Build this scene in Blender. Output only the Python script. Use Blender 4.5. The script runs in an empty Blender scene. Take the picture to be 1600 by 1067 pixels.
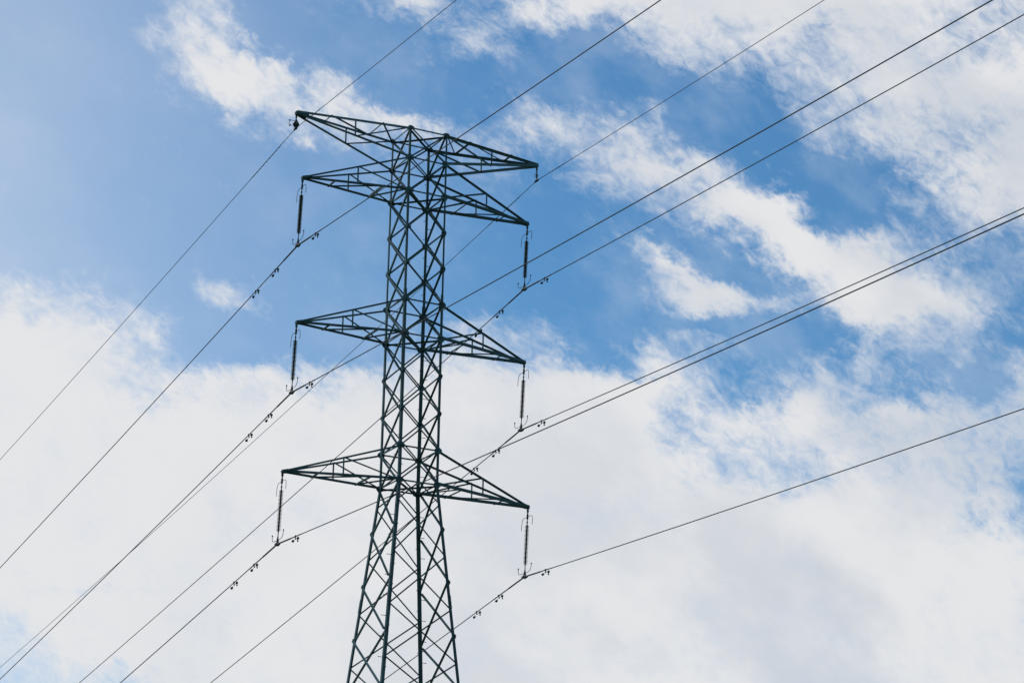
import bpy, math, random
from mathutils import Vector, Matrix
random.seed(7)
V = Vector
SC = bpy.context.scene
COL = SC.collection

# ------------------------------------------------------------------ camera
R_ROWS = ((0.8835826, -0.4679515, 0.017411), (-0.1607557, -0.2681964, 0.949857), (0.4398174, 0.8420761, 0.3121995))
RIGHT, UP, FWD = (V(r) for r in R_ROWS)
CAM_POS = V((-43.6641, -93.5177, 1.6))
cd = bpy.data.cameras.new("camera")
cam = bpy.data.objects.new("camera", cd); COL.objects.link(cam)
cd.sensor_width = 36.0; cd.sensor_fit = 'HORIZONTAL'; cd.lens = 82.016
cd.clip_start = 0.5; cd.clip_end = 8000
m = Matrix((RIGHT, UP, -FWD)).transposed().to_4x4(); m.translation = CAM_POS
cam.matrix_world = m
SC.camera = cam

# ------------------------------------------------------------------ exposure, sun, sky
SC.view_settings.view_transform = 'Standard'
SC.view_settings.look = 'None'
SC.view_settings.exposure = 0.0
SC.view_settings.gamma = 1.0
SC.view_settings.use_curve_mapping = False

SUN_EL, SUN_AZ = math.radians(47), math.radians(-32)      # azimuth clockwise from +Y
sd = V((math.sin(SUN_AZ)*math.cos(SUN_EL), math.cos(SUN_AZ)*math.cos(SUN_EL), math.sin(SUN_EL)))
sl = bpy.data.lights.new("sun", 'SUN'); sl.energy = 3.0; sl.angle = math.radians(0.5); sl.color = (1.0, 0.95, 0.88)
so = bpy.data.objects.new("sun", sl); COL.objects.link(so)
so.location = (-60, 40, 90); so.rotation_euler = sd.to_track_quat('Z', 'Y').to_euler()

# cloud cover of the sky in front, 0 clear - 9 solid; 25 x 17 samples about the direction FWD
CLOUD = [
 [0,0,0,0,3,6,1,1,2,4,7,3,6,8,8,9,9,9,9,9,9,9,8,7,7],
 [0,0,0,1,5,7,6,5,2,0,2,5,3,1,2,5,7,7,8,5,8,8,8,7,8],
 [0,0,0,0,2,7,8,7,6,1,0,1,2,0,0,0,3,4,3,6,8,9,8,9,9],
 [0,0,0,0,0,1,4,7,6,6,4,2,5,7,5,6,1,0,0,5,6,7,7,6,8],
 [0,0,0,0,0,0,0,0,0,2,1,2,1,3,5,6,7,4,2,0,0,5,6,8,9],
 [0,0,0,0,0,0,0,0,0,0,0,0,0,0,2,3,3,7,9,7,0,3,4,7,8],
 [0,0,0,0,0,0,0,0,0,0,0,0,0,0,0,3,6,1,7,9,9,7,4,2,4],
 [8,5,5,2,0,4,3,1,0,0,0,0,0,0,0,3,7,6,5,6,8,9,8,6,2],
 [9,9,9,6,1,0,0,0,0,1,3,5,5,4,1,3,4,2,0,1,4,5,5,4,3],
 [9,9,9,7,7,8,8,7,8,8,9,9,9,9,9,9,7,4,3,6,6,4,6,2,7],
 [9,9,9,9,9,9,9,9,9,9,9,9,9,9,9,9,7,8,8,9,8,8,8,7,7],
 [9,9,9,9,9,9,9,9,9,9,9,9,9,9,9,9,8,6,6,7,8,8,8,7,5],
 [9,9,9,9,9,9,9,9,9,9,9,9,9,9,9,9,9,9,9,9,9,9,9,7,5],
 [9,9,9,9,9,9,9,9,9,9,9,9,9,9,9,9,9,9,9,9,8,8,8,9,8],
 [9,9,9,9,9,9,9,9,9,9,9,9,9,9,9,9,9,9,9,9,9,9,8,9,8],
 [7,8,9,9,9,9,9,9,9,9,9,9,9,9,9,9,9,9,9,9,9,9,9,9,9],
 [5,5,8,7,9,9,9,9,9,9,9,9,9,9,9,9,9,9,9,9,9,9,9,9,9]]

# single wisps and gaps laid over that: x, y, half length, half width (units of 1/3645 rad), tilt, amount
WISPS = [(1090, 392, 130, 18, 24, -.52), (1010, 270, 130, 40, 30, .16), (1340, 430, 170, 45, 28, .22), (1170, 340, 80, 40, 35, .15), (1400, 870, 150, 32, 14, .25), (1120, 455, 105, 34, 14, .12), (1210, 455, 60, 14, 30, -.25), (1100, 510, 190, 17, 4, -.5), (955, 500, 60, 45, 0, -.4), (1065, 428, 70, 34, 22, .22), (1150, 468, 75, 26, 20, .2),
         (1020, 400, 35, 18, 10, .3), (635, 188, 105, 22, 20, .36), (365, 155, 85, 28, 28, .18), (430, 42, 60, 24, 35, -.3), (455, 95, 45, 12, 40, -.3), (235, 503, 50, 24, 48, .5), (352, 464, 40, 15, 10, .12), (400, 488, 60, 18, 35, .12), (350, 52, 40, 12, 42, -.22), (398, 78, 34, 13, 45, -.35), (468, 135, 9, 45, 0, -.3), (300, 105, 40, 30, 40, .25), (1042, 420, 20, 12, 20, -.3), (1068, 452, 24, 9, 20, -.22), (1165, 478, 26, 8, 15, -.18),
         (1080, 525, 28, 16, 10, .4), (980, 545, 60, 16, 10, .35), (470, 45, 90, 30, 30, -.35), (1290, 345, 90, 45, 38, -.4), (1130, 170, 130, 30, 25, -.25), (1478, 895, 65, 13, 16, -.10),
         (1515, 595, 90, 22, 12, -.4), (1430, 632, 40, 18, 10, -.3), (160, 918, 70, 12, 3, -.15), (40, 912, 45, 18, 10, -.05), (30, 1035, 60, 26, 35, -.15), (190, 1045, 45, 18, 35, -.2)]

def build_world():
    w = bpy.data.worlds.new("World"); SC.world = w; w.use_nodes = True
    nt = w.node_tree; N = nt.nodes; L = nt.links; N.clear()
    def node(t, **k):
        n = N.new(t)
        for a, b in k.items(): setattr(n, a, b)
        return n
    def put(s, x):
        if hasattr(x, 'is_output'): L.new(x, s)
        else: s.default_value = x
    def math_(op, a, b=0.0, c=0.0, clamp=False):
        n = node('ShaderNodeMath', operation=op, use_clamp=clamp)
        put(n.inputs[0], a); put(n.inputs[1], b); put(n.inputs[2], c)
        return n.outputs[0]
    def vmath(op, a, b=None):
        n = node('ShaderNodeVectorMath', operation=op)
        put(n.inputs[0], a)
        if b is not None: put(n.inputs[1], b)
        return n.outputs['Value'] if op in ('DOT_PRODUCT', 'LENGTH') else n.outputs[0]
    def smooth(x, a, b, lo=0.0, hi=1.0, kind='SMOOTHSTEP'):
        n = node('ShaderNodeMapRange', interpolation_type=kind)
        put(n.inputs[0], x)
        for i, q in enumerate((a, b, lo, hi)): put(n.inputs[i+1], q)
        return n.outputs[0]
    def noise(vec, scale, detail, rough=0.55, lac=2.0, out='Fac', dist=0.0):
        n = node('ShaderNodeTexNoise', noise_dimensions='3D')
        put(n.inputs['Vector'], vec); n.inputs['Scale'].default_value = scale
        n.inputs['Detail'].default_value = detail; n.inputs['Roughness'].default_value = rough
        n.inputs['Lacunarity'].default_value = lac; n.inputs['Distortion'].default_value = dist
        return n.outputs[out]
    D = node('ShaderNodeTexCoord').outputs['Generated']
    df = vmath('DOT_PRODUCT', D, tuple(FWD)); dr = vmath('DOT_PRODUCT', D, tuple(RIGHT)); du = vmath('DOT_PRODUCT', D, tuple(UP))
    dfs = math_('MAXIMUM', df, 0.2)
    K = 3645.14/66.667
    gi = math_('MULTIPLY_ADD', math_('DIVIDE', dr, dfs), K, 12.0)
    gj = math_('MULTIPLY_ADD', math_('DIVIDE', du, dfs), -K, 8.0)
    cmb = node('ShaderNodeCombineXYZ'); put(cmb.inputs[0], gi); put(cmb.inputs[1], gj); put(cmb.inputs[2], math_('MULTIPLY', df, 3.0))
    P = cmb.outputs[0]
    # cloud streaks run down to the right: squeeze the noise along that direction
    mp = node('ShaderNodeMapping', vector_type='TEXTURE')
    put(mp.inputs['Vector'], P); mp.inputs['Rotation'].default_value = (0, 0, math.radians(36)); mp.inputs['Scale'].default_value = (1.5, 1.0, 1.0)
    PS = mp.outputs[0]
    # warp
    wn = vmath('SUBTRACT', noise(PS, 0.95, 7, 0.64, out='Color'), (0.5, 0.5, 0.5))
    sc = node('ShaderNodeVectorMath', operation='SCALE'); put(sc.inputs[0], wn); sc.inputs['Scale'].default_value = 2.1
    sep = node('ShaderNodeSeparateXYZ'); put(sep.inputs[0], vmath('ADD', P, sc.outputs[0]))
    wi, wj = sep.outputs[0], sep.outputs[1]
    fac = math_('MULTIPLY', wi, 1/24.0)
    cover = None
    for j, row in enumerate(CLOUD):
        rp = node('ShaderNodeValToRGB'); cr = rp.color_ramp; cr.interpolation = 'CARDINAL'
        while len(cr.elements) < 25: cr.elements.new(0.5)
        for i, e in enumerate(cr.elements):
            e.position = i/24.0
        for i, e in enumerate(cr.elements):
            c = row[i]/9.0; e.color = (c, c, c, 1)
        put(rp.inputs[0], fac)
        if j == 0: d = math_('MAXIMUM', wj, 0.0)
        elif j == 16: d = math_('SUBTRACT', 16.0, math_('MINIMUM', wj, 16.0))
        else: d = math_('ABSOLUTE', math_('SUBTRACT', wj, float(j)))
        wgt = smooth(d, 0.0, 1.0, 1.0, 0.0)
        t = math_('MULTIPLY', rp.outputs[0], wgt)
        cover = t if cover is None else math_('ADD', cover, t)
    wv = node('ShaderNodeCombineXYZ'); put(wv.inputs[0], wi); put(wv.inputs[1], wj)
    for (cx, cy, hl, hw, ang, amt) in WISPS:
        w_ = node('ShaderNodeMapping', vector_type='TEXTURE'); put(w_.inputs['Vector'], wv.outputs[0])
        w_.inputs['Location'].default_value = (cx/66.667, cy/66.667, 0); w_.inputs['Rotation'].default_value = (0, 0, math.radians(ang))
        w_.inputs['Scale'].default_value = (hl/66.667, hw/66.667, 1)
        g = math_('POWER', 0.42, vmath('DOT_PRODUCT', w_.outputs[0], w_.outputs[0]))
        cover = math_('MULTIPLY_ADD', g, amt, cover)
    cover = math_('MINIMUM', math_('MAXIMUM', cover, -0.1), 1.05)
    # elsewhere in the sky: broken cloud on a flat layer
    dz = math_('MAXIMUM', vmath('DOT_PRODUCT', D, (0, 0, 1)), 0.05)
    sv = node('ShaderNodeVectorMath', operation='SCALE'); put(sv.inputs[0], D); put(sv.inputs['Scale'], math_('DIVIDE', 1.0, dz))
    other = smooth(noise(sv.outputs[0], 1.3, 6, 0.6), 0.42, 0.62)
    here = smooth(df, 0.952, 0.966)
    mx = node('ShaderNodeMix', data_type='FLOAT'); put(mx.inputs[0], here); put(mx.inputs[2], other); put(mx.inputs[3], cover)
    cov = mx.outputs[0]
    fine = noise(PS, 1.0, 9, 0.62, dist=0.5)
    fine2 = noise(PS, 3.4, 7, 0.62, dist=0.9)
    x = math_('MULTIPLY_ADD', cov, 1.10, -0.10)
    calm = smooth(cov, 0.82, 1.0, 1.0, 0.32)
    x = math_('MULTIPLY_ADD', math_('SUBTRACT', fine, 0.5), math_('MULTIPLY', calm, 1.30), x)
    x = math_('MULTIPLY_ADD', math_('SUBTRACT', fine2, 0.5), math_('MULTIPLY', calm, 0.95), x)
    crisp = smooth(noise(P, 0.35, 3), 0.38, 0.62)
    dens = smooth(x, math_('MULTIPLY_ADD', crisp, 0.10, 0.02), math_('MULTIPLY_ADD', crisp, -0.16, 1.16))
    dens = math_('MULTIPLY', dens, smooth(cov, 0.25, 0.95, 0.84, 1.0, 'LINEAR'))
    # thin veil, thicker to the left where the sun stands
    hz = smooth(math_('MULTIPLY_ADD', gj, -0.12, gi), -4.0, 13.0, 0.54, 0.02, 'SMOOTHSTEP')
    hz = math_('MULTIPLY', hz, math_('MULTIPLY_ADD', noise(PS, 0.22, 5), 0.9, 0.55))
    hz2 = math_('MULTIPLY', smooth(noise(PS, 0.6, 8, 0.6), 0.40, 0.75), smooth(gi, 4.0, 12.0, 0.05, 0.22))
    veil = math_('ADD', hz, hz2, clamp=True)
    alpha = math_('SUBTRACT', 1.0, math_('MULTIPLY', math_('SUBTRACT', 1.0, dens), math_('SUBTRACT', 1.0, veil)), clamp=True)
    # cloud tone: thick parts a little greyer in soft bands
    band = noise(PS, 0.30, 5, 0.5)
    grey = math_('MULTIPLY', smooth(band, 0.40, 0.62), smooth(math_('MULTIPLY_ADD', gj, 0.5, gi), 9.0, 27.0, 0.0, 0.72, 'LINEAR'))
    cc = node('ShaderNodeMix', data_type='RGBA'); put(cc.inputs[0], grey)
    cc.inputs[6].default_value = (0.785, 0.790, 0.805, 1); cc.inputs[7].default_value = (0.53, 0.585, 0.665, 1)
    sky = node('ShaderNodeTexSky', sky_type='NISHITA', sun_disc=False)
    sky.sun_elevation = SUN_EL; sky.sun_rotation = SUN_AZ
    sky.altitude = 200; sky.air_density = 1.0; sky.dust_density = 0.15; sky.ozone_density = 3.0
    hs = node('ShaderNodeHueSaturation'); put(hs.inputs['Color'], sky.outputs[0]); hs.inputs['Saturation'].default_value = 1.27; hs.inputs['Hue'].default_value = 0.493
    b1 = node('ShaderNodeBackground'); put(b1.inputs[0], hs.outputs[0]); b1.inputs[1].default_value = 0.108
    b2 = node('ShaderNodeBackground'); hc = node('ShaderNodeMix', data_type='RGBA'); put(hc.inputs[0], dens); hc.inputs[6].default_value = (0.66, 0.73, 0.84, 1); put(hc.inputs[7], cc.outputs[2])
    put(b2.inputs[0], hc.outputs[2]); b2.inputs[1].default_value = 1.0
    ms = node('ShaderNodeMixShader'); put(ms.inputs[0], alpha); put(ms.inputs[1], b1.outputs[0]); put(ms.inputs[2], b2.outputs[0])
    out = node('ShaderNodeOutputWorld'); L.new(ms.outputs[0], out.inputs[0])
build_world()

# ------------------------------------------------------------------ materials
def material(name, base, rough, metal=0.0, vary=0.25, scale=6.0, tint=None, bump=0.0):
    mt = bpy.data.materials.new(name); mt.use_nodes = True
    nt = mt.node_tree; b = nt.nodes['Principled BSDF']
    tc = nt.nodes.new('ShaderNodeTexCoord'); nz = nt.nodes.new('ShaderNodeTexNoise')
    nz.inputs['Scale'].default_value = scale; nz.inputs['Detail'].default_value = 5
    nt.links.new(tc.outputs['Object'], nz.inputs['Vector'])
    mix = nt.nodes.new('ShaderNodeMix'); mix.data_type = 'RGBA'
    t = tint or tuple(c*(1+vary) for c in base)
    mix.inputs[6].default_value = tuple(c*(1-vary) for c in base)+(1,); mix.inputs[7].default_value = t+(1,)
    oi = nt.nodes.new('ShaderNodeObjectInfo'); ad = nt.nodes.new('ShaderNodeMath'); ad.operation = 'MULTIPLY_ADD'; ad.use_clamp = True
    ad.inputs[1].default_value = 0.8 if 'steel' in name else 0.0; nt.links.new(oi.outputs['Random'], ad.inputs[0])
    sb = nt.nodes.new('ShaderNodeMath'); sb.operation = 'SUBTRACT'; sb.inputs[1].default_value = 0.4 if 'steel' in name else 0.0
    nt.links.new(nz.outputs['Fac'], sb.inputs[0]); nt.links.new(sb.outputs[0], ad.inputs[2]); nt.links.new(ad.outputs[0], mix.inputs[0]); nt.links.new(mix.outputs[2], b.inputs['Base Color'])
    b.inputs['Roughness'].default_value = rough; b.inputs['Specular IOR Level'].default_value = 0.2; b.inputs['Metallic'].default_value = metal
    if bump:
        bp = nt.nodes.new('ShaderNodeBump'); bp.inputs['Strength'].default_value = bump
        nt.links.new(nz.outputs['Fac'], bp.inputs['Height']); nt.links.new(bp.outputs[0], b.inputs['Normal'])
    return mt
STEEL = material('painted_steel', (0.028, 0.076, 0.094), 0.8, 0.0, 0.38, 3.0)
FITTING = material('galvanised_fitting', (0.012, 0.028, 0.036), 0.7, 0.0, 0.2, 9.0)
GLAZE = material('brown_glaze', (0.016, 0.042, 0.052), 0.45, 0.0, 0.15, 4.0)
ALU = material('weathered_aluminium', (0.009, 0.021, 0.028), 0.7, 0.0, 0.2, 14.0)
GRASS = material('grass', (0.07, 0.105, 0.035), 0.9, 0.0, 0.4, 0.35, (0.17, 0.165, 0.075), 0.4)
CONC = material('concrete', (0.30, 0.29, 0.27), 0.85, 0.0, 0.2, 3.0)

# ------------------------------------------------------------------ mesh helpers
class MB:
    def __init__(s): s.v = []; s.f = []
    def prism(s, P, Q, poly, e1, e2):
        """extrude the 2-D outline poly (in axes e1, e2) from P to Q"""
        n = len(poly); b = len(s.v)
        for X in (P, Q):
            for a, c in poly: s.v.append(X + e1*a + e2*c)
        for i in range(n):
            j = (i+1) % n; s.f.append((b+i, b+j, b+n+j, b+n+i))
        s.f.append(tuple(b+i for i in reversed(range(n)))); s.f.append(tuple(b+n+i for i in range(n)))
    def angle(s, P, Q, a, n, t=0.009, out=0.0, centred=True, b=None):
        """steel angle from P to Q, one flange flat on the plane with normal n, the other turned to -n"""
        P, Q, n = V(P), V(Q), V(n)
        u = (Q-P).normalized(); n = (n - u*n.dot(u)).normalized(); v = u.cross(n)
        b = b or a; h = a/2 if centred else 0
        poly = [(-h, 0), (a-h, 0), (a-h, -t), (-h+t, -t), (-h+t, -b), (-h, -b)]
        s.prism(P+n*out, Q+n*out, poly, v, n)
    def plate(s, pts, n, t):
        n = V(n).normalized(); b = len(s.v); k = len(pts)
        for o in (0, t):
            for p in pts: s.v.append(V(p)+n*o)
        for i in range(k):
            j = (i+1) % k; s.f.append((b+i, b+j, b+k+j, b+k+i))
        s.f.append(tuple(b+i for i in reversed(range(k)))); s.f.append(tuple(b+k+i for i in range(k)))
    def box(s, c, x, y, z):
        b = len(s.v); c, x, y, z = V(c), V(x), V(y), V(z)
        for i in (-1, 1):
            for j in (-1, 1):
                for k in (-1, 1): s.v.append(c+x*i+y*j+z*k)
        for f in ((0,1,3,2),(4,6,7,5),(0,4,5,1),(2,3,7,6),(0,2,6,4),(1,5,7,3)): s.f.append(tuple(b+i for i in f))
    def tube(s, pts, r, k=8, cap=True):
        pts = [V(p) for p in pts]; n = len(pts)
        rs = r if isinstance(r, (list, tuple)) else [r]*n
        b = len(s.v); ref = None
        for i, p in enumerate(pts):
            d = (pts[min(i+1, n-1)]-pts[max(i-1, 0)]).normalized()
            if ref is None: ref = d.orthogonal().normalized()
            ref = (ref - d*ref.dot(d)).normalized(); w = d.cross(ref)
            for q in range(k):
                a = 2*math.pi*q/k; s.v.append(p + (ref*math.cos(a)+w*math.sin(a))*rs[i])
        for i in range(n-1):
            for q in range(k):
                r2 = (q+1) % k; s.f.append((b+i*k+q, b+i*k+r2, b+(i+1)*k+r2, b+(i+1)*k+q))
        if cap:
            s.f.append(tuple(b+q for q in reversed(range(k)))); s.f.append(tuple(b+(n-1)*k+q for q in range(k)))
    def ball(s, c, r, k=10, sz=(1, 1, 1)):
        c = V(c); st = 6
        pts = []; rs = []
        b = len(s.v)
        for i in range(st+1):
            a = -math.pi/2 + math.pi*i/st
            rr = max(math.cos(a), 0.02)*r; z = math.sin(a)*r
            for q in range(k):
                t = 2*math.pi*q/k; s.v.append(c+V((rr*math.cos(t)*sz[0], rr*math.sin(t)*sz[1], z*sz[2])))
        for i in range(st):
            for q in range(k):
                r2 = (q+1) % k; s.f.append((b+i*k+q, b+i*k+r2, b+(i+1)*k+r2, b+(i+1)*k+q))
        s.f.append(tuple(b+q for q in reversed(range(k)))); s.f.append(tuple(b+st*k+q for q in range(k)))
    def build(s, name, mat, parent=None, smooth=False):
        me = bpy.data.meshes.new(name); me.from_pydata([tuple(p) for p in s.v], [], s.f); me.update()
        me.materials.append(mat)
        if smooth:
            for p in me.polygons: p.use_smooth = True
        o = bpy.data.objects.new(name, me); COL.objects.link(o)
        if parent: o.parent = parent
        return o
def tag(o, label, cat, group=None):
    o['label'] = label; o['category'] = cat
    if group: o['group'] = group
    return o
def empty(name, loc=(0, 0, 0)):
    o = bpy.data.objects.new(name, None); COL.objects.link(o); o.location = loc
    o.empty_display_size = 0.3
    return o
def copy_tree(o, parent=None):
    c = o.copy(); COL.objects.link(c)
    if parent: c.parent = parent
    for ch in [x for x in KIDS.get(o.name, [])]: copy_tree(ch, c)
    return c
KIDS = {}

# ------------------------------------------------------------------ ground
def ground_z(x, y):
    t = max(0.0, y-22.0); far = -62*(1-math.exp(-(t/165.0)**1.35))
    s = max(0.0, -y-150.0); near = 16*(1-math.exp(-(s/190.0)**1.4))
    return far + near + 0.9*math.sin(x*0.011+1.3)*math.sin(y*0.009)*min(1.0, math.hypot(x+20, y+40)/300)
def build_ground():
    mb = MB(); n = 81
    def g(i):
        s = (i/(n-1))*2-1; return math.copysign(abs(s)**2.2, s)*3500
    for j in range(n):
        for i in range(n):
            x, y = g(i)-15, g(j)-30; mb.v.append(V((x, y, ground_z(x, y))))
    for j in range(n-1):
        for i in range(n-1): a = j*n+i; mb.f.append((a, a+1, a+n+1, a+n))
    o = mb.build('ground', GRASS, None, True); o['kind'] = 'structure'
build_ground()

# ------------------------------------------------------------------ the tower
Z = {'L0': 45.6101, 'L1': 44.1134, 'L2': 42.4485, 'L2a': 40.6175, 'L2b': 38.8221, 'L3': 37.0552, 'L4': 35.3902, 'L4a': 33.5808,
     'L4b': 31.7739, 'L5': 30.0266, 'L6': 28.4216, 'H0': 27.4784, 'F1': 26.319, 'H1': 25.0592, 'F2': 23.8861, 'H2': 22.6197, 'F3': 21.4367, 'H3': 20.2038}
TIP = {'E': (6.3801, 45.5443), 'U': (5.9114, 42.3809), 'M': (5.8605, 35.3212), 'W': (6.1825, 28.2903)}
SGN = {'A': (-1, 1), 'B': (-1, -1), 'C': (1, 1), 'D': (1, -1)}
def half(z):
    if z >= Z['L6']:
        t = (z-Z['L6'])/(Z['L0']-Z['L6']); return 1+(0.9946-1)*t, 1.041+(0.9974-1.041)*t
    return 1+0.09767*(Z['L6']-z), 1.041+0.09758*(Z['L6']-z)
def corner(g, z, inset=0.0):
    wx, wy = half(z); return V((SGN[g][0]*(wx-inset), SGN[g][1]*(wy-inset), z))
FACES = (('A', 'B', V((-1, 0, 0))), ('C', 'D', V((1, 0, 0))), ('B', 'D', V((0, -1, 0))), ('A', 'C', V((0, 1, 0))))

tower = empty('transmission_tower', (0, 0, 0))
tag(tower, 'tall dark steel lattice tower with four pairs of pointed crossarms against the sky', 'pylon')

def jig(): return random.uniform(-0.0015, 0.0015)
legs = {}
ZB = 0.0
for g in 'ABCD':
    sx, sy = SGN[g]; mb = MB()
    for (z0, z1, a, t, off) in ((Z['L3']+0.45, Z['L0']+0.05, 0.092, 0.010, 0.0), (Z['L6'], Z['L3']+0.5, 0.128, 0.013, 0.004), (ZB, Z['L6'], 0.145, 0.015, 0.004)):
        P, Q = corner(g, z0), corner(g, z1)
        e1, e2 = V((-sx, 0, 0)), V((0, -sy, 0))
        P = P - e1*off - e2*off; Q = Q - e1*off - e2*off
        mb.prism(P, Q, [(0, 0), (a, 0), (a, t), (t, t), (t, a), (0, a)], e1, e2)
    # splice cover just under the waist and in the flared part
    for zz in (23.0,):
        P, Q = corner(g, zz-0.3), corner(g, zz+0.3); e1, e2 = V((-sx, 0, 0)), V((0, -sy, 0)); o = 0.016
        mb.prism(P-e1*o-e2*o, Q-e1*o-e2*o, [(0, 0), (.12, 0), (.12, .01), (.01, .01), (.01, .12), (0, .12)], e1, e2)
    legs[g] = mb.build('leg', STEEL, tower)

def gusset(g, z, inw, hgt, outx=0.06, outy=0.06, skew=0.0):
    """bent gusset at a leg node: one plate on each of the two faces that meet in the leg"""
    sx, sy = SGN[g]; c = corner(g, z); mb = MB(); t = 0.010
    dz = V((0, 0, 1))
    for (e, n, out) in ((V((-sx, 0, 0)), V((0, sy, 0)), outx), (V((0, -sy, 0)), V((sx, 0, 0)), outy)):
        ch = hgt*0.45
        rr = lambda: random.uniform(.9, 1.1)
        pts = [(-out, -hgt*0.30*rr()), (-out*0.2, -hgt*rr()), (inw*0.30*rr(), -hgt*0.98), (inw*rr(), -ch+skew), (inw*rr(), ch*.8+skew), (inw*0.35*rr(), hgt), (-out*0.2, hgt*.9), (-out, hgt*0.30*rr())]
        mb.plate([c + e*a + dz*b + n*(0.016+jig()) for a, b in pts], n, t)
        # bolt heads
        for (a, b) in ((inw*.3, hgt*.55), (inw*.3, -hgt*.55), (inw*.75, 0), (inw*.55, hgt*.2), (inw*.55, -hgt*.25)):
            q = c + e*a + dz*b + n*0.031
            mb.box(q, e*0.014, dz*0.014, n*0.012)
    return mb.build('gusset_plate', STEEL, legs[g])
for lv, (inw, h, ox, oy) in {'L0': (.25, .11, .10, .03), 'L1': (.25, .155, .10, .04), 'L2': (.27, .165, .11, .05), 'L2a': (.20, .14, .03, .09), 'L2b': (.20, .14, .03, .09),
                            'L3': (.25, .16, .13, .03), 'L4': (.27, .17, .13, .05), 'L4a': (.16, .12, .03, .09), 'L4b': (.16, .12, .03, .09),
                            'L5': (.24, .15, .13, .03), 'L6': (.26, .15, .13, .05), 'F1': (.09, .11, .01, .10), 'F2': (.09, .11, .01, .10), 'F3': (.09, .11, .01, .10)}.items():
    for g in 'ABCD': gusset(g, Z[lv], inw, h, ox, oy)

def x_brace(p, q, n, z1, z0, a, name='diagonal_brace', into=None):
    ins = 0.05
    P1, P0, Q1, Q0 = corner(p, z1, ins), corner(p, z0, ins), corner(q, z1, ins), corner(q, z0, ins)
    for X in (P1, P0, Q1, Q0):
        pass
    def on(X): return X + n*(ins)
    for (S, T, o, nn) in ((P1, Q0, 0.028, -n), (Q1, P0, -0.018, n)):
        mb = into or MB()
        S, T = on(S), on(T)
        if nn == -n: mb.angle(S, T, a, -n, 0.008, -(o+jig()))      # outer side, rib outwards
        else: mb.angle(S, T, a, n, 0.008, o+jig())                  # inner side, rib inwards
        if into is None: mb.build(name, STEEL, tower)
for lo, hi in (('L1', 'L0'), ('L2', 'L1'), ('L2a', 'L2'), ('L2b', 'L2a'), ('L3', 'L2b'), ('L4', 'L3'), ('L4a', 'L4'), ('L4b', 'L4a'), ('L5', 'L4b'), ('L6', 'L5')):
    big = hi in ('L2', 'L2a', 'L2b')
    for p, q, n in FACES:
        side = abs(n.x) > .5
        x_brace(p, q, n, Z[hi], Z[lo], (0.080 if side else 0.082) if big else (0.076 if side else 0.070))
# flared body: side faces in full panels, front and back faces half a panel lower under an inverted V
for hi, lo in (('L6', 'F1'), ('F1', 'F2'), ('F2', 'F3')):
    for p, q, n in FACES[:2]: x_brace(p, q, n, Z[hi], Z[lo], 0.078, 'cross_brace')
zF4 = Z['F3']-2.45; zH4 = Z['H3']-2.5
for p, q, n in FACES[:2]: x_brace(p, q, n, Z['F3'], zF4, 0.078, 'cross_brace')
for hi, lo in (('H0', 'H1'), ('H1', 'H2'), ('H2', 'H3')):
    for p, q, n in FACES[2:]: x_brace(p, q, n, Z[hi], Z[lo], 0.066, 'cross_brace')
for p, q, n in FACES[2:]:
    x_brace(p, q, n, Z['H3'], zH4, 0.066, 'cross_brace')
    mid = (corner(p, Z['L6'])+corner(q, Z['L6']))/2 + n*0.02
    for g in (p, q):
        mb = MB(); mb.angle(mid, corner(g, Z['H0'], 0.03)+n*0.03, 0.066, n, 0.008, 0.02+jig()); mb.build('cross_brace', STEEL, tower)
# the braces below the frame, down to the footings
rest = MB(); z = zF4
while z > 1.0:
    z2 = max(0.3, z-3.0)
    for p, q, n in FACES[:2]: x_brace(p, q, n, z, z2, 0.075, into=rest)
    z = z2
z = zH4
while z > 1.0:
    z2 = max(0.5, z-3.1)
    for p, q, n in FACES[2:]: x_brace(p, q, n, z, z2, 0.06, into=rest)
    z = z2
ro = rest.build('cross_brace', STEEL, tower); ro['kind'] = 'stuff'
for g in 'ABCD':
    c = corner(g, 0.0); mb = MB()
    mb.prism(c+V((0, 0, -0.6)), c+V((0, 0, 0.35)), [(.45*math.cos(a*math.pi/6), .45*math.sin(a*math.pi/6)) for a in range(12)], V((1, 0, 0)), V((0, 1, 0)))
    mb.build('concrete_footing', CONC, tower)

for lv in ('L0', 'L1', 'L2', 'L3', 'L4', 'L5', 'L6'):
    for p, q, n in FACES:
        mb = MB(); a = 0.075
        mb.angle(corner(p, Z[lv]), corner(q, Z[lv]), a, n, 0.008, -0.03+jig()); mb.build('horizontal_strut', STEEL, tower)
for lv in ('L0', 'L2', 'L4', 'L6'):
    for k, (p, q) in enumerate((('A', 'D'), ('B', 'C'))):
        mb = MB(); mb.angle(corner(p, Z[lv], .06)+V((0, 0, -.03*k)), corner(q, Z[lv], .06)+V((0, 0, -.03*k)), 0.075, V((0, 0, 1)), 0.008, jig()-0.04)
        mb.build('plan_brace', STEEL, tower)

# step bolts on the two legs that carry them
def step_bolts(g, ztop, zbot):
    sx, sy = SGN[g]; z = ztop; k = 0
    while z > zbot:
        c = corner(g, z); mb = MB()
        if k % 2 == 0: p, d = c + V((0, -sy*0.06, 0)), V((sx, 0, 0))
        else: p, d = c + V((-sx*0.06, 0, 0)), V((0, sy, 0))
        mb.tube([p, p+d*0.22], 0.013, 6); mb.tube([p+d*0.21, p+d*0.235], 0.021, 6); mb.tube([p+d*0.002, p+d*0.03], 0.02, 6)
        mb.build('step_bolt', FITTING, legs[g]); z -= 0.47; k += 1
step_bolts('C', 44.3, 19.6)
step_bolts('B', 30.5, 19.6)

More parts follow.
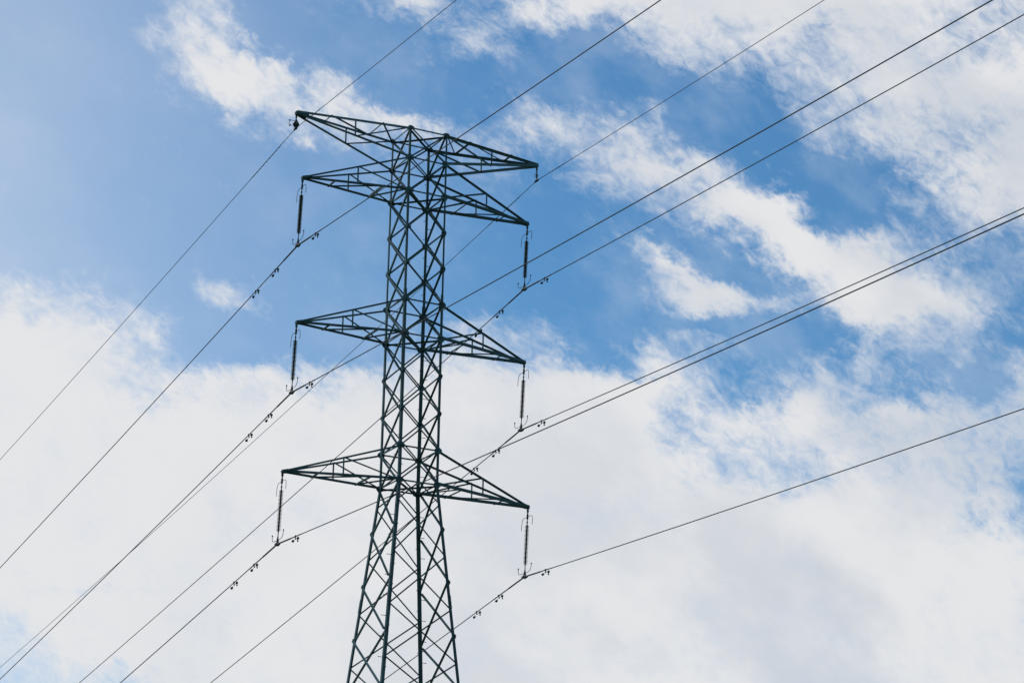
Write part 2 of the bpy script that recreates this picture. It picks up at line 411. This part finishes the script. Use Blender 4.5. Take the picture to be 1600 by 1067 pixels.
# crossarms -----------------------------------------------------------------
def crossarm(key, side):
    xt, zt = TIP[key]; s = side
    near, far = ('B', 'A') if s < 0 else ('D', 'C')
    up, lo = {'E': ('L0', 'L1'), 'U': ('L1', 'L2'), 'M': ('L3', 'L4'), 'W': ('L5', 'L6')}[key]
    E = key == 'E'
    tipw = 0.07
    def tip(g): return V((s*xt, SGN[g][1]*tipw, zt))
    mb = MB()
    at, ab = (0.118, 0.110) if E else (0.086, 0.118)
    ln = {}
    for g in (near, far):
        ny = V((0, SGN[g][1], 0))
        for lv, a, dz in ((up, at, 0.075 if E else 0.035), (lo, ab, -0.075 if E else -0.035)):
            P, Q = corner(g, Z[lv], 0.01), tip(g)+V((0, 0, dz))
            ln[(g, lv)] = (Q, P)
            nn = V((0, 0, -1)) if lv == lo else V((0, 0, 1))
            mb.angle(P, Q, a, nn, 0.009, 0.0)
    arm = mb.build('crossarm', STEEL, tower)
    def at_(g, lv, f): Q, P = ln[(g, lv)]; return Q + (P-Q)*f
    def strut(X, Y, a, n, o=0.0, name='arm_strut'):
        b = MB(); b.angle(X, Y, a, n, 0.008, o+jig()); b.build(name, STEEL, arm)
    for g in (near, far):
        ny = V((0, SGN[g][1], 0))
        strut(at_(g, up, .515), at_(g, lo, .515), 0.076, ny, 0.014)                     # vertical
        if E: strut(at_(g, lo, .515), at_(g, up, 1.0), 0.066, ny, -0.012)
        else: strut(at_(g, up, .515), at_(g, lo, 1.0), 0.07, ny, -0.012)
    # lacing in the flat plane of the arm
    fl = up if E else lo; zn = V((0, 0, 1)) if E else V((0, 0, -1))
    if s < 0: a1, a2 = (near, far) if E else (far, near)
    else: a1, a2 = (far, near) if E else (near, far)
    def past(X, Y, e): return X + (X-Y).normalized()*e
    def cross(f, a, e): X, Y = at_(a1, fl, f), at_(a2, fl, f); strut(past(X, Y, e), past(Y, X, e), a, zn, 0.012)
    cross(.30, 0.065, 0.11)
    strut(at_(a1, fl, .335), at_(a2, fl, .75), 0.062, zn, -0.014)
    cross(.755, 0.075, 0.10)
    strut(at_(a1, fl, .765), at_(a2, fl, 1.0), 0.062, zn, -0.014)
    # tip plate, small lacing gussets
    b = MB()
    for g in (near, far):
        ny = V((0, SGN[g][1], 0)); f = 0.105 if E else 0.04
        T = tip(g)
        pts = [T+V((s*0.05, 0, 0.055)), T+V((s*0.05, 0, -0.075)), at_(g, lo, f)+V((0, 0, -0.02)), at_(g, up, f)+V((0, 0, 0.02))]
        b.plate([p+ny*0.012 for p in pts], ny, 0.012)
    c = V((s*xt, 0, zt))
    b.box(c+V((s*0.03, 0, -0.01)), V((0.018, 0, 0)), V((0, tipw, 0)), V((0, 0, 0.065)))
    b.box(c+V((0, 0, -0.13)), V((0.045, 0, 0)), V((0, 0.012, 0)), V((0, 0, 0.07)))
    b.build('tip_plate', STEEL, arm)
    return arm
for key in 'EUMW':
    for s in (-1, 1): crossarm(key, s)

# ------------------------------------------------------------------ wires
LEAN = V((0.03762, 0.29647, -3.24098)); EDROP = 0.78932
KEYS = ('EL', 'ER', 'UL', 'UR', 'ML', 'MR', 'WL', 'WR')
SN = dict(zip(KEYS, (-0.01687, -0.01568, -0.02824, -0.02009, -0.02721, -0.02358, -0.02333, -0.02169)))
SF = dict(zip(KEYS, (-0.23348, -0.22218, -0.25444, -0.23711, -0.24995, -0.23856, -0.24182, -0.23686)))
def clamp_pt(k):
    x, z = TIP[k[0]]; s = -1 if k[1] == 'L' else 1
    return V((s*x, 0, z-EDROP)) if k[0] == 'E' else V((s*x, 0, z)) + LEAN
def wire_pt(k, t):
    """t > 0 towards the camera, t < 0 away down the valley; metres along the line"""
    c = clamp_pt(k); e = k[0] == 'E'
    if t >= 0: return c + V((0.0234*t, -t, SN[k]*t + (2.335e-4 if e else 1.886e-4)*t*t))
    t = -t; return c + V((-0.08474*t, t, SF[k]*t + (2.215e-4 if e else 1.924e-4)*t*t))
TS = sorted(set([-340, -320, -300] + [-280+10*i for i in range(27)] + [-12+1.0*i for i in range(25)] + [-.5, -.25, .25, .5] + [14+4*i for i in range(30)] + [140, 170, 200, 240, 280, 320]))
WHERE = {'UL': 'topmost left', 'UR': 'topmost right', 'ML': 'middle left', 'MR': 'middle right', 'WL': 'lowest left', 'WR': 'lowest right'}
for k in KEYS:
    e = k[0] == 'E'; mb = MB()
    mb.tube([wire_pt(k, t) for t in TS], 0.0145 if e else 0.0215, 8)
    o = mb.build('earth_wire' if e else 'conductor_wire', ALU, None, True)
    if e:
        side = 'left' if k == 'EL' else 'right'
        tag(o, 'thin earth wire hung from the %s tip of the top crossarm' % side, 'earth wire', 'earth wires over the tower top')
        a = MB(); hel = []
        for q in range(2):
            a.tube([wire_pt(k, t) for t in ([-4.6+0.2*i for i in range(18)] if q == 0 else [1.2+0.2*i for i in range(9)])], 0.0165, 6)
        # spiral of the vibration damper wound on the wire
        for (t0, t1) in ((-4.4, -1.4), (1.3, 2.8)):
            pts = []
            for i in range(int((t1-t0)/0.03)):
                t = t0+0.03*i; c = wire_pt(k, t); ang = t*2*math.pi/0.32
                pts.append(c+V((math.cos(ang), 0, math.sin(ang)))*0.024)
            a.tube(pts, 0.009, 5)
        a.build('spiral_damper', FITTING, o)
    else:
        tag(o, 'dark conductor wire clamped under the %s insulator string' % WHERE[k], 'power line', 'conductors hanging from the crossarms')
        a = MB(); ts = [-2.75, -2.7, -1.4, -1.35] + [-1.2+0.2*i for i in range(7)] + [0.2+0.2*i for i in range(6)] + [1.45, 1.5, 2.55, 2.6]
        rr = [0.018, 0.026, 0.027, 0.035] + [0.036]*13 + [0.035, 0.027, 0.026, 0.018]
        a.tube([wire_pt(k, t) for t in ts], rr, 8)
        a.build('armour_rod', FITTING, o, True)

# ------------------------------------------------------------------ insulator strings
def insulator_proto():
    """built hanging straight down from its own origin; local -Y looks along the line"""
    root = empty('insulator_string')
    L = LEAN.length; kids = []
    mb = MB()
    # shackle links
    def ring(z, r, ax):
        pts = []
        for i in range(13):
            a = 2*math.pi*i/12; pts.append(V((math.cos(a)*r*(1 if ax else 0), math.cos(a)*r*(0 if ax else 1), z+math.sin(a)*r*1.5)))
        mb.tube(pts, 0.017, 6, False)
    ring(-0.17, 0.045, True); ring(-0.28, 0.042, False)
    mb.ball((0, 0, -0.215), 0.04, 8)
    mb.tube([(0, 0, -0.33), (0, 0, -0.37)], 0.045, 8)
    mb.box((0, 0, -0.43), (0.035, 0, 0), (0, 0.035, 0), (0, 0, 0.07))
    mb.tube([(0, 0, -0.5), (0, 0, -0.55)], 0.05, 8); mb.tube([(0, 0, -0.55), (0, 0, -0.7)], 0.022, 8); mb.tube([(0, 0, -0.68), (0, 0, -0.74)], 0.04, 8)
    kids.append(mb.build('hanger_link', FITTING, root))
    mb = MB(); n = 30; z0, z1 = -0.86, -2.68
    prof = [(0.022, -0.70), (0.022, z0+0.04), (0.042, z0+0.03)]
    p = (z0-z1)/n
    for i in range(n):
        zt = z0-p*i; R = 0.104
        prof += [(0.036, zt), (0.040, zt-p*0.20), (R*0.95, zt-p*0.36), (R, zt-p*0.42), (R*0.97, zt-p*0.50), (0.05, zt-p*0.46), (0.036, zt-p*0.60)]
    prof += [(0.030, z1), (0.045, z1-0.03), (0.02, z1-0.05), (0.02, -2.92)]
    mb.tube([V((0, 0, z)) + V((0, 0, 0)) for r, z in prof], 0.01, 4) if False else None
    K = 16; b = len(mb.v)
    for r, z in prof:
        for q in range(K):
            a = 2*math.pi*q/K; mb.v.append(V((r*math.cos(a), r*math.sin(a), z)))
    for i in range(len(prof)-1):
        for q in range(K):
            r2 = (q+1) % K; mb.f.append((i*K+q, (i+1)*K+q, (i+1)*K+r2, i*K+r2))
    mb.f.append(tuple(range(K))); mb.f.append(tuple((len(prof)-1)*K+q for q in reversed(range(K))))
    kids.append(mb.build('ribbed_insulator', GLAZE, root))
    # arcing horns, in the plane of the line
    mb = MB()
    def curve(pts, r):
        # Catmull-Rom through pts
        out = []; P = [V(p) for p in pts]; P = [P[0]*2-P[1]] + P + [P[-1]*2-P[-2]]
        for i in range(1, len(P)-2):
            for s in range(5):
                t = s/5; a, b_, c, d = P[i-1:i+3]
                out.append(0.5*((2*b_)+(c-a)*t+(2*a-5*b_+4*c-d)*t*t+(3*b_-a-3*c+d)*t**3))
        out.append(P[-2]); mb.tube(out, r, 6)
    curve([(0, -.50, -.86), (0, -.51, -.62), (0, -.47, -.48), (0, -.36, -.42), (0, -.18, -.435), (0, 0, -.46), (0, .18, -.475), (0, .36, -.49), (0, .49, -.60), (0, .54, -.80), (0, .55, -1.06)], 0.012)
    kids.append(mb.build('arcing_horn', FITTING, root))
    mb = MB()
    curve([(0, -.60, -2.70), (0, -.58, -2.86), (0, -.48, -2.99), (0, -.28, -3.06), (0, 0, -3.09), (0, .28, -3.10), (0, .52, -3.11), (0, .64, -3.04), (0, .67, -2.84)], 0.013)
    mb.ball((0, -.60, -2.69), 0.036, 8); mb.ball((0, .67, -2.83), 0.036, 8)
    kids.append(mb.build('arcing_horn', FITTING, root))
    mb = MB()
    mb.tube([(0, 0, -2.90), (0, 0, -2.97), (0, 0, -3.0), (0, 0, -3.12)], [0.022, 0.024, 0.045, 0.045], 8)
    mb.ball((0, 0, -2.95), 0.035, 8)
    # boat of the suspension clamp
    prof = [(-.30, -.02, .030), (-.2, -.02, .055), (-.08, -.02, .085), (0, 0, .11), (.08, 0, .085), (.2, .0, .055), (.30, .02, .030)]
    mb.tube([V((0, y, -L+dz+0.0)) for y, dz, r in prof], [r*0.95 for y, dz, r in prof], 10)
    mb.plate([(-.03, -.10, -L+.02), (-.03, .10, -L+.02), (-.03, .05, -L+.2), (-.03, -.05, -L+.2)], (1, 0, 0), 0.06)
    kids.append(mb.build('suspension_clamp', FITTING, root))
    KIDS[root.name] = kids
    return root
proto = insulator_proto()
rot = V((0, 0, -1)).rotation_difference(LEAN.normalized())
for i, k in enumerate(('UL', 'UR', 'ML', 'MR', 'WL', 'WR')):
    o = proto if i == 0 else copy_tree(proto)
    x, z = TIP[k[0]]; s = -1 if k[1] == 'L' else 1
    o.location = (s*x, 0, z); o.rotation_mode = 'QUATERNION'; o.rotation_quaternion = rot
    lab = {'UL': 'ribbed insulator string hanging left of the tower, highest of the left side',
           'UR': 'ribbed insulator string highest on the right of the tower, crossed by another wire',
           'ML': 'ribbed insulator string under the left tip of the middle insulator crossarm',
           'MR': 'ribbed insulator string under the right tip of the middle insulator crossarm',
           'WL': 'ribbed insulator string under the left tip of the lowest crossarm',
           'WR': 'ribbed insulator string under the right tip of the lowest crossarm'}[k]
    tag(o, lab, 'insulator', 'insulator strings under the crossarms')

# ------------------------------------------------------------------ vibration dampers
def damper_proto():
    """local +Y runs along the wire away from the camera, origin on the wire"""
    root = empty('vibration_damper'); kids = []
    mb = MB(); mb.box((0, 0, -0.055), (0.016, 0, 0), (0, 0.024, 0), (0, 0, 0.085)); mb.box((0, 0, 0.02), (0.03, 0, 0), (0, 0.03, 0), (0, 0, 0.03))
    kids.append(mb.build('wire_clip', FITTING, root))
    mb = MB(); mb.tube([(0, -.25, -.145), (0, -.1, -.13), (0, 0, -.125), (0, .1, -.13), (0, .25, -.15)], 0.008, 6)
    kids.append(mb.build('messenger_cable', FITTING, root))
    mb = MB(); mb.ball((0, -.27, -.125), 0.062, 10, (1, 1.1, 1)); mb.tube([(0, -.27, -.15), (0, -.265, -.235)], [0.02, 0.022], 6); mb.ball((0, -.265, -.25), 0.038, 8)
    kids.append(mb.build('weight', FITTING, root))
    mb = MB(); mb.ball((0, .26, -.165), 0.062, 10, (1, 1.25, .95)); mb.ball((0, .20, -.155), 0.042, 8)
    kids.append(mb.build('weight', FITTING, root))
    KIDS[root.name] = kids
    return root
dp = damper_proto(); first = True
for k in ('UL', 'UR', 'ML', 'MR', 'WL', 'WR'):
    for t, txt in ((1.95, 'single vibration damper right of the clamp on the %s conductor'),
                   (-2.2, 'vibration damper nearest to the clamp on the sloping left part of the %s conductor'),
                   (-4.15, 'vibration damper farther down the sloping left part of the %s conductor')):
        o = dp if first else copy_tree(dp); first = False
        o.location = wire_pt(k, t)
        d = (wire_pt(k, t-0.2)-wire_pt(k, t+0.2)).normalized()
        xx = d.cross(V((0, 0, 1))).normalized(); zz = xx.cross(d)
        o.rotation_mode = 'QUATERNION'; o.rotation_quaternion = Matrix((xx, d, zz)).transposed().to_quaternion()
        tag(o, txt % WHERE[k], 'vibration damper', 'vibration dampers on the conductors')

# ------------------------------------------------------------------ earth wire hangers
def earth_hanger(side):
    x, z = TIP['E']; root = empty('earth_wire_clamp', (side*x, 0, z))
    mb = MB(); mb.tube([(0, 0, -.10), (0, 0, -.45)], 0.018, 6); mb.ball((0, 0, -.24), 0.05, 8); mb.ball((0, 0, -.36), 0.045, 8, (1, 1, 1.3))
    mb.build('hanger_link', FITTING, root)
    mb = MB(); e = -EDROP
    if side < 0:
        # big clamp with a broad cheek plate and jumper lugs
        mb.prism(V((-.05, 0, 0)), V((.05, 0, 0)), [(-.05, -.40), (.05, -.40), (.10, -.52), (.19, -.58), (.16, -.68), (.06, -.72), (-.06, -.72), (-.16, -.68), (-.19, -.58), (-.10, -.52)], V((0, 1, 0)), V((0, 0, 1)))
        mb.prism(V((0, -.05, 0)), V((0, .05, 0)), [(-.04, -.42), (.04, -.42), (.13, -.54), (.15, -.62), (.06, -.72), (-.06, -.72), (-.15, -.62), (-.13, -.54)], V((1, 0, 0)), V((0, 0, 1)))
    else:
        mb.ball((0, 0, -.50), 0.075, 8, (1.1, 1.1, .5)); mb.ball((0, 0, -.60), 0.06, 8, (1, 1, .7)); mb.tube([(0, 0, -.42), (0, 0, -.74)], 0.025, 6)
    mb.tube([V((0, y, e+dz)) for y, dz in ((-.24, .01), (-.12, 0), (0, .0), (.12, -.0), (.24, -.05))], [.022, .05, .075, .05, .022], 8)
    mb.build('suspension_clamp', FITTING, root)
    if side < 0:
        mb = MB(); mb.tube([(0, 0, -.43), (-.22, .08, -.40), (-.28, .1, -.40)], 0.012, 6); mb.ball((-.27, .1, -.40), 0.042, 8)
        mb.tube([(-.27, .1, -.40), (-.30, .1, -.52), (-.22, .08, -.66), (-.1, .03, -.64)], 0.010, 6); mb.ball((-.27, .1, -.66), 0.042, 8)
        mb.tube([(-.36, .12, -.40), (-.27, .1, -.42), (-.30, .08, -.48)], 0.009, 5); mb.tube([(-.34, .12, -.56), (-.27, .1, -.60)], 0.009, 5)
        mb.build('bonding_lead', FITTING, root)
    else:
        mb = MB(); mb.tube([(0, 0, -.38), (-.12, .04, -.46), (-.13, .04, -.58), (0, 0, -.66)], 0.007, 5); mb.build('bonding_lead', FITTING, root)
    tag(root, 'bulky earth wire clamp with bonding lead under the left top arm tip' if side < 0 else 'slim earth wire clamp hanging under the right top arm tip', 'wire clamp', 'clamps of the earth wires')
earth_hanger(-1); earth_hanger(1)
